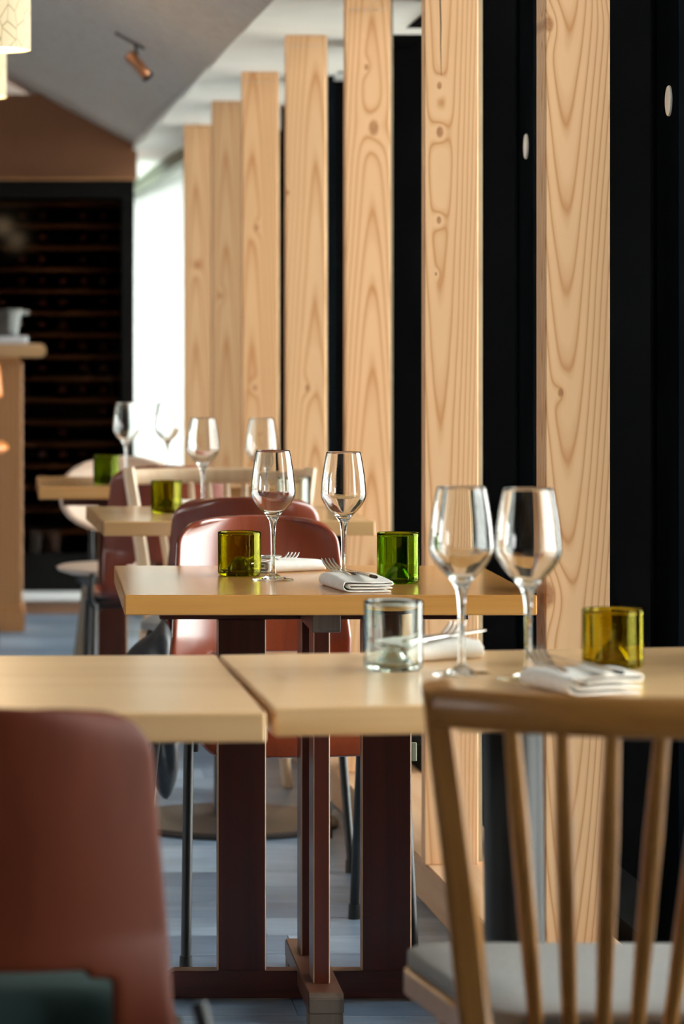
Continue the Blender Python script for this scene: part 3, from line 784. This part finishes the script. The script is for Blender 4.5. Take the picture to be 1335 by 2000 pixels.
def red_chair(lab, mat, pos, rz, pad=False):
    r = thing('plywood_chair', lab, 'chair', pos, rz, 'red stained plywood chairs')
    s = obj('shell', shell_bm(), mat, r, True)
    m = s.modifiers.new('ply', 'SOLIDIFY'); m.thickness = .011; m.offset = 0
    m = s.modifiers.new('soft', 'SUBSURF'); m.levels = 1; m.render_levels = 1
    rt = .0095
    for sx in (-1, 1):
        for (y0, y1, x1) in ((.165, .200, .215), (-.150, -.300, .222)):
            top = Vector((sx*.203, y0, .432)); ft = Vector((sx*x1, y1, .018))
            l = obj('leg', tube(bmesh.new(), [top, top.lerp(ft, .5), ft], rt, 12), black_metal, r, True, 50)
            l2 = obj('rubber_foot', tube(bmesh.new(), [ft+(top-ft).normalized()*.012, (ft.x, ft.y, 0.0)], [.0115, .0125], 12), rubber, l, True, 50)
        obj('bracket', tube(bmesh.new(), catmull([(sx*.203, -.150, .425), (sx*.214, -.165, .445), (sx*.214, -.172, .49), (sx*.208, -.168, .515)], 4), .0085, 10), black_metal, r, True, 50)
        obj('side_rail', tube(bmesh.new(), [(sx*.203, -.150, .428), (sx*.203, .165, .428)], .008, 10), black_metal, r, True, 50)
        obj('bumper', tube(bmesh.new(), [(sx*.178, .10, .424), (sx*.178, .10, .400), (sx*.178, .10, .392)], [.008, .008, .005], 10), rubber, r, True, 50)
    if pad:
        obj('seat_pad', BX(-.165, .165, -.125, .19, .4585, .520, bev=.022, seg=3), plain('dark_teal_cloth', (.012, .035, .032), .9), r, True)
    for y0 in (-.10, .10):
        obj('cross_rail', tube(bmesh.new(), [(-.203, y0, .424), (.203, y0, .424)], .007, 10), black_metal, r, True, 50)
    return r
red_chair('red brown plywood chair with its back to us at the left front', ply_shaded, (-.045, 3.455, 0), math.radians(1), True)
red_chair('red plywood chair behind the trestle table, its left half glaring pinkish white', ply_gloss, (.470, 6.345, 0), math.pi+math.radians(8))
red_chair('red plywood chair back to back with the glaring one, drawn up to the third table', ply_red, (.474, 7.535, 0), 0)
red_chair('dark red plywood chair drawn up to the farthest table, behind the pale spindle chair', ply_dark, (.372, 9.24, 0), math.radians(2))

def spindle_chair(lab, mats, pos, rz):
    wz, wx__, seatm = mats
    r = thing('spindle_chair', lab, 'chair', pos, rz, 'wooden spindle back chairs')
    def outline(k=0.0):
        pts = []
        for (x, y, c) in ((-.165-k, -.195-k, .05), (.165+k, -.195-k, .05), (.235+k, .215+k, .07), (-.235-k, .215+k, .07)):
            pts.append((x, y, c))
        out = []
        n = len(pts)
        for i in range(n):
            p = Vector(pts[i][:2]); c = pts[i][2]; a = (Vector(pts[i-1][:2])-p).normalized(); b = (Vector(pts[(i+1) % n][:2])-p).normalized()
            for t in [j/6 for j in range(7)]:
                out.append((p+a*c)*(1-t)**2+p*2*t*(1-t)+(p+b*c)*t*t)
        return out
    def slab_(z0, z1, k, dome=0):
        bm = bmesh.new(); o_ = outline(k); rings = []
        for zz, sh in ((z0, .006), (z0+.003, 0), (z1-.003, 0), (z1, .006)):
            rings.append([bm.verts.new((p.x*(1-sh*4), p.y*(1-sh*4), zz)) for p in o_])
        for a, b in zip(rings, rings[1:]):
            for i in range(len(a)): bm.faces.new((a[i], a[(i+1) % len(a)], b[(i+1) % len(a)], b[i]))
        bm.faces.new(rings[0][::-1])
        prev = rings[-1]
        for q_ in (.7, .4):
            nr = [bm.verts.new((p.x*q_, p.y*q_, z1+dome*(1-q_*q_))) for p in o_]
            for i in range(len(nr)): bm.faces.new((prev[i], prev[(i+1) % len(nr)], nr[(i+1) % len(nr)], nr[i]))
            prev = nr
        bm.faces.new(prev); return bm
    obj('seat', slab_(.408, .440, 0), wx__, r, True, 40)
    obj('cushion', slab_(.4405, .462, -.004, .004), seatm, r, True, 60)
    T = .235
    def ry(x): return -.405+.095*(x/T)**2
    for sx in (-1, 1):
        bm = bmesh.new()
        bar(bm, [(sx*.178, -.190, .400), (sx*.207, -.25, .62), (sx*(T+.002), ry(T)+.004, .818)], [.036, .033, .030], [.036, .034, .030], side=(1, 0, 0), bev=.22)
        obj('stile', bm, wz, r, True, 35)
    for k in range(8):
        a = (k-3.5); b0_ = Vector((a*.0325, -.188+.006*abs(a), .405)); t0_ = Vector((a*.0475, ry(a*.0475), .782))
        obj('spindle', tube(bmesh.new(), [b0_, b0_.lerp(t0_, .35), b0_.lerp(t0_, .7), t0_], [.0074, .0094, .0100, .0078], 12), wz, r, True, 60)
    pts = [(x, ry(x), .7965) for x in [T*(-1+i/12) for i in range(25)]]
    rail = bmesh.new(); rings = []
    for i, p in enumerate(pts):
        p = Vector(p); t = (Vector(pts[min(i+1, 24)])-Vector(pts[max(i-1, 0)])).normalized(); nn = Vector((-t.y, t.x, 0))
        o_ = []
        for j in range(12):
            an = 2*math.pi*j/12; cx_, cz_ = math.cos(an), math.sin(an)
            o_.append(rail.verts.new(p+nn*.0115*math.copysign(abs(cx_)**.7, cx_)+Vector((0, 0, .021*math.copysign(abs(cz_)**.7, cz_)))))
        rings.append(o_)
    for a, b in zip(rings, rings[1:]):
        for j in range(12): rail.faces.new((a[j], a[(j+1) % 12], b[(j+1) % 12], b[j]))
    rail.faces.new(rings[0]); rail.faces.new(rings[-1])
    obj('top_rail', rail, wx__, r, True, 60)
    for sx in (-1, 1):
        for (x0, y0, x1, y1) in ((.165, .165, .205, .215), (.130, -.145, .170, -.215)):
            obj('leg', tube(bmesh.new(), [(sx*x0, y0, .409), (sx*(x0+x1)/2, (y0+y1)/2, .2), (sx*x1, y1, 0)], [.017, .016, .012], 14), wz, r, True, 50)
        obj('stretcher', tube(bmesh.new(), [(sx*.150, -.175, .215), (sx*.183, .19, .215)], .0085, 10), wz, r, True, 50)
    return r
spindle_chair('honey brown spindle chair with grey cushion in the right foreground', (honey, honey_x, wool), (.655, 3.695, 0), math.radians(-1))
spindle_chair('pale beech spindle chair behind the third table', (pale_beech, pale_beech, wool), (.492, 8.375, 0), math.pi)

# pale chair with rounded back at the farthest table
pc = thing('dining_chair', 'pale chair with round back and tapered wooden legs beyond the farthest table', 'chair', (.29, 10.2, 0), math.pi)
bm = bmesh.new(); rings = []
for i in range(15):
    v = i/14; z_ = .545+.24*v; hw = .19*(max(0, 1-abs(2*v-1.02)**2.4))**.5+.012
    rings.append([bm.verts.new((hw*(j/10-1), -.20-.05*v+.06*(j/10-1)**2, z_)) for j in range(21)])
for a, b in zip(rings, rings[1:]):
    for j in range(20): bm.faces.new((a[j], a[j+1], b[j+1], b[j]))
o = obj('backrest', bm, pale_ply, pc, True); m = o.modifiers.new('t', 'SOLIDIFY'); m.thickness = .014
o = obj('seat', lathe([(0, .435), (.17, .435), (.205, .445), (.212, .455), (.20, .460), (0, .452)], 40), pale_ply, pc, True, 50)
o = obj('seat_frame', lathe([(0, .400), (.13, .400), (.15, .412), (.15, .4345), (0, .4345)], 32), black_metal, pc, True, 40)
leg_m = plain('smoked_oak_leg', (.20, .15, .10), .4)
for sx in (-1, 1):
    for (a, b, c, d) in ((.11, .10, .165, .19), (.11, -.10, .165, -.19)):
        obj('leg', tube(bmesh.new(), [(sx*a, b, .40), (sx*c, d, 0)], [.020, .012], 14), leg_m, pc, True, 50)
    obj('back_support', tube(bmesh.new(), catmull([(sx*.09, -.10, .415), (sx*.10, -.195, .47), (sx*.10, -.235, .60)], 4), .008, 8), black_metal, pc, True, 50)

# dark bag hanging at the left side of the third chair
out = [(318, 1210), (334, 1232), (344, 1290), (350, 1380), (350, 1460), (345, 1520), (326, 1560), (304, 1540), (290, 1480), (276, 1400), (256, 1330), (243, 1288), (262, 1258), (292, 1240)]
bag = thing('bag', 'slack black nylon bag hanging beside the red chair of the third table', 'bag', at(305, 0, Y=7.16, z=.19))
O = bag.location
P3 = [at(x_, y_, Y=7.16)-O for x_, y_ in out]; cen = sum(P3, Vector())/len(P3)
P3 = [Vector(p) for p in catmull(P3+[P3[0]], 3)][:-1]
bm = bmesh.new(); rings = []
for k in range(13):
    ph = math.pi*k/12-math.pi/2; f = math.cos(ph)**.6 if k not in (0, 12) else .02
    rings.append([bm.verts.new((cen.x+(p.x-cen.x)*f, .062*math.sin(ph)*(1+.5*noise.noise((p.x*14, p.z*10, ph))), cen.z+(p.z-cen.z)*f+.006*noise.noise((p.x*30, p.z*30, k*.4)))) for p in P3])
for a, b in zip(rings, rings[1:]):
    for j in range(len(a)): bm.faces.new((a[j], a[(j+1) % len(a)], b[(j+1) % len(a)], b[j]))
bm.faces.new(rings[0]); bm.faces.new(rings[-1])
obj('body', bm, nylon, bag, True)
obj('strap', tube(bmesh.new(), catmull([(0.012, 0, .34), (.02, .0, .38), (.035, .0, .36), (.03, .0, .30)], 5), .006, 8), nylon, bag, True)
# pale green tag behind the right plank
gt = obj('hanging_tag', BX(-.0045, .0045, -.004, .004, -.017, .017, bev=.001), plain('pale_green_felt', (.36, .42, .30), .8))
gt.location = at(808, 1468, Y=6.10); tag(gt, 'small pale green tag beside the right plank of the trestle table', 'tag')

# ================================================================ BAR TABLE, LEFT EDGE
ctr = thing('bar_table', 'tall wooden bar table with fluted column at the left edge', 'table', (0, 13.0, 0))
cw = grain('bar_table_oak', (.46, .22, .08), (.33, .14, .05), 'Z', .5, .8, seed=30)
XR = at(43, 0, Y=13.0).x
obj('core', BX(XR-.60, XR-.012, .012, .40, .10, 1.075), cw, ctr)
me = None; x_ = XR-.0175; k = 0
while x_ > XR-.60:
    if me is None:
        o = obj('flute_strip', BX(0, .0175, 0, .011, .10, 1.05, bev=.004, seg=2), cw, ctr); me = o.data
    else:
        o = bpy.data.objects.new('flute_strip', me); C.objects.link(o); o.parent = ctr
    o.location.x = x_; x_ -= .0205
o = obj('side_board', BX(XR-.0115, XR, .012, .40, .10, 1.05), cw, ctr)
bm = bmesh.new()
hexa(bm, [(XR-.62, -.012, 0), (XR+.010, -.012, 0), (XR-.62, .42, 0), (XR+.010, .42, 0), (XR-.62, -.012, .085), (XR+.010, -.012, .085), (XR-.62, .42, .085), (XR+.010, .42, .085)])
bmesh.ops.bevel(bm, geom=bm.edges[:], offset=.006, segments=2, affect='EDGES'); obj('base_moulding', bm, cw, ctr)
obj('base_moulding', BX(XR-.61, XR+.003, -.006, .41, .085, .10, bev=.003), cw, ctr)
zt_ = at(0, 672, Y=13.0).z; XT = at(90, 0, Y=13.0).x
bm = bmesh.new(); pr = []
for j in range(13):
    an = -math.pi/2+math.pi*j/12; pr.append((XT-.025+.025*math.cos(an), zt_-.025+.025*math.sin(an)))
pr = [(-.75, zt_-.05)]+pr+[(-.75, zt_)]
f1 = [bm.verts.new((a, -.07, b)) for a, b in pr]; f2 = [bm.verts.new((a, .48, b)) for a, b in pr]
bm.faces.new(f1); bm.faces.new(f2[::-1])
for k in range(len(pr)): bm.faces.new((f1[k], f1[(k+1) % len(pr)], f2[(k+1) % len(pr)], f2[k]))
obj('top', bm, grain('bar_top_oak', (.60, .38, .2), (.40, .22, .09), 'X', .4, .8, seed=31), ctr, True, 50)
obj('brace', BX(XR-.5, XR-.05, .05, .35, 1.0755, zt_-.0505), cw, ctr)
q = at(0, 672, Y=13.05)
tp = at(54, 0, Y=13.05).x
tray = obj('tray', BX(-.42, 0, 0, .26, 0, .030, bev=.006, seg=2), plain('white_tray', (.66, .68, .72), .35, .03)); tray.location = (tp, 12.98, zt_+.0005)
tag(tray, 'low white tray on the bar table at the left edge', 'tray')
bk = thing('ice_bucket', 'clear flared bucket standing on the white tray of the bar table', 'bucket', (tp-.115, 13.11, zt_+.031))
R1, R2, Hb = .078, .098, .100
obj('wall', lathe([(0, 0), (R1, 0), (R2, Hb), (R2+.006, Hb+.004), (R2, Hb+.006), (R2-.003, Hb), (R1-.003, .004), (0, .004)], 40), glass('frosted_bucket', (.92, .93, .92), .18), bk, True, 40)
obj('knob', lathe([(0, -.010), (.007, -.007), (.010, 0), (.007, .007), (0, .010)], 14), clear, bk, True).location = (R2+.014, 0, Hb-.008)
o = obj('jar', lathe([(0, 0), (.020, 0), (.022, .004), (.022, .06), (.015, .072), (0, .074)], 20), plain('pink_salt_jar', (.72, .42, .36), .4), smooth=True, auto=40)
o.location = (tp-.150, 13.11, zt_+.0355); tag(o, 'small pink jar inside the clear bucket', 'jar')
stl = thing('bar_stool', 'orange backed bar stool cut off by the left edge, before the bar table', 'stool', (-.235, 12.45, 0))
om = plain('orange_leather', (.75, .24, .05), .4, .06)
bm = bmesh.new(); rings = []
for i in range(9):
    v = i/8; rings.append([bm.verts.new((.135*math.sin(t_)*(1-.12*v*v), .10-.10*math.cos(t_)-.10, .93+.16*v-.03*abs(math.sin(t_))*v)) for t_ in [(-1.25+2.5*j/16) for j in range(17)]])
for a, b in zip(rings, rings[1:]):
    for j in range(16): bm.faces.new((a[j], a[j+1], b[j+1], b[j]))
o = obj('backrest', bm, om, stl, True); o.modifiers.new('t', 'SOLIDIFY').thickness = .016
o.location.y = -.03
o = obj('seat', lathe([(0, .72), (.13, .72), (.15, .735), (.15, .75), (.13, .765), (0, .768)], 32), om, stl, True, 40)
for k in range(4):
    a_ = math.pi/4+k*math.pi/2
    obj('leg', tube(bmesh.new(), [(.09*math.cos(a_), .09*math.sin(a_), .72), (.15*math.cos(a_), .15*math.sin(a_), 0)], .009, 10), black_metal, stl, True, 50)
for sx in (-1, 1):
    obj('back_post', tube(bmesh.new(), [(sx*.085, -.07, .72), (sx*.085, -.075, .95)], .008, 8), black_metal, stl, True, 50)

# ================================================================ LAMPS
def pendant(cx, Y, zb, r, h, lab):
    p = thing('pendant_lamp', lab, 'lamp', (cx, Y, zb), 0, 'cream drum pendants')
    t = NT('lit_cream_shade'); co = t.co(); x, y, z = t.xyz(co)
    ang = t.M('ARCTAN2', y, x)
    v = t.vec(t.M('MULTIPLY', ang, 1.6), t.M('MULTIPLY', z, 9), 0.0)
    vo = t.n('ShaderNodeTexVoronoi', feature='DISTANCE_TO_EDGE'); t.l(v, vo.inputs['Vector']); vo.inputs['Scale'].default_value = 2.2
    ln = t.M('LESS_THAN', vo.outputs[0], .03)
    c = t.mix(t.M('MULTIPLY', ln, .9), (1.0, .80, .48), (.34, .25, .10))
    t.put(t.b.inputs['Emission Color'], c); t.b.inputs['Emission Strength'].default_value = .50
    t.fin((.35, .3, .2), .8)
    bm = lathe([(r-.002, 0), (r, 0), (r, h), (r-.002, h), (r-.002, 0)], 56)
    obj('shade', bm, t.m, p, True, 40)
    g = NT('lamp_diffuser'); g.put(g.b.inputs['Emission Color'], (1, .86, .62, 1)); g.b.inputs['Emission Strength'].default_value = 1.3; g.fin((.8, .75, .6), .7)
    obj('diffuser', lathe([(0, .010), (r-.003, .010), (r-.003, .014), (0, .014)], 40), g.m, p, True, 40)
    obj('cord', tube(bmesh.new(), [(0, 0, h-.02), (0, 0, max(.3, 2.0+SL*(edge_x(Y)-cx)-zb))], .003, 8), black_metal, p)
    obj('spider', tube(bmesh.new(), [(-r+.002, 0, h-.012), (r-.002, 0, h-.012)], .0025, 6), black_metal, p)
    l = bpy.data.lights.new('lamp_bulb', 'POINT'); l.energy = 3; l.color = (1, .72, .42); l.shadow_soft_size = .05
    o = bpy.data.objects.new('lamp_bulb', l); C.objects.link(o); o.parent = p; o.location = (0, 0, -.06)
pendant(at(60, 0, Y=7.5).x-.092, 7.5, at(0, 98, Y=7.5).z, .092, .26, 'cream drum pendant with branch pattern, the large one in the top left corner')
pendant(at(12.5, 0, Y=9.4).x-.092, 9.4, at(0, 190, Y=9.4).z, .092, .22, 'cream drum pendant hanging lower behind the first one at the left edge')
sp = thing('ceiling_spotlight', 'small copper spotlight tilted below the sloping grey ceiling', 'spotlight', at(270, 128, Y=10.75))
cm = plain('copper', (.80, .38, .20), .3, .05, Metallic=1.0)
bm = lathe([(0, -.052), (.017, -.050), (.019, -.046), (.019, .044), (.016, .050), (0, .050)], 28)
o = obj('housing', bm, cm, sp, True, 40); o.rotation_euler = (math.radians(14), math.radians(-42), 0)
o2 = obj('trim_ring', lathe([(0, -.0535), (.0165, -.0535), (.0198, -.053), (.0198, -.040), (.0192, -.040), (.0192, -.0465), (0, -.0465)], 28), black_metal, sp, True, 40); o2.rotation_euler = o.rotation_euler
ct = 2.0+SL*(edge_x(10.75)-sp.location.x)
obj('stem', tube(bmesh.new(), [(0, 0, .0), (-.01, 0, ct-sp.location.z)], .005, 8), black_metal, sp)
obj('ceiling_track', tube(bmesh.new(), [(-.075, 0, ct-sp.location.z+.075*SL-.004), (.02, 0, ct-sp.location.z-.02*SL-.004)], .006, 8), plain('track_grey', (.10, .09, .085), .5), sp)
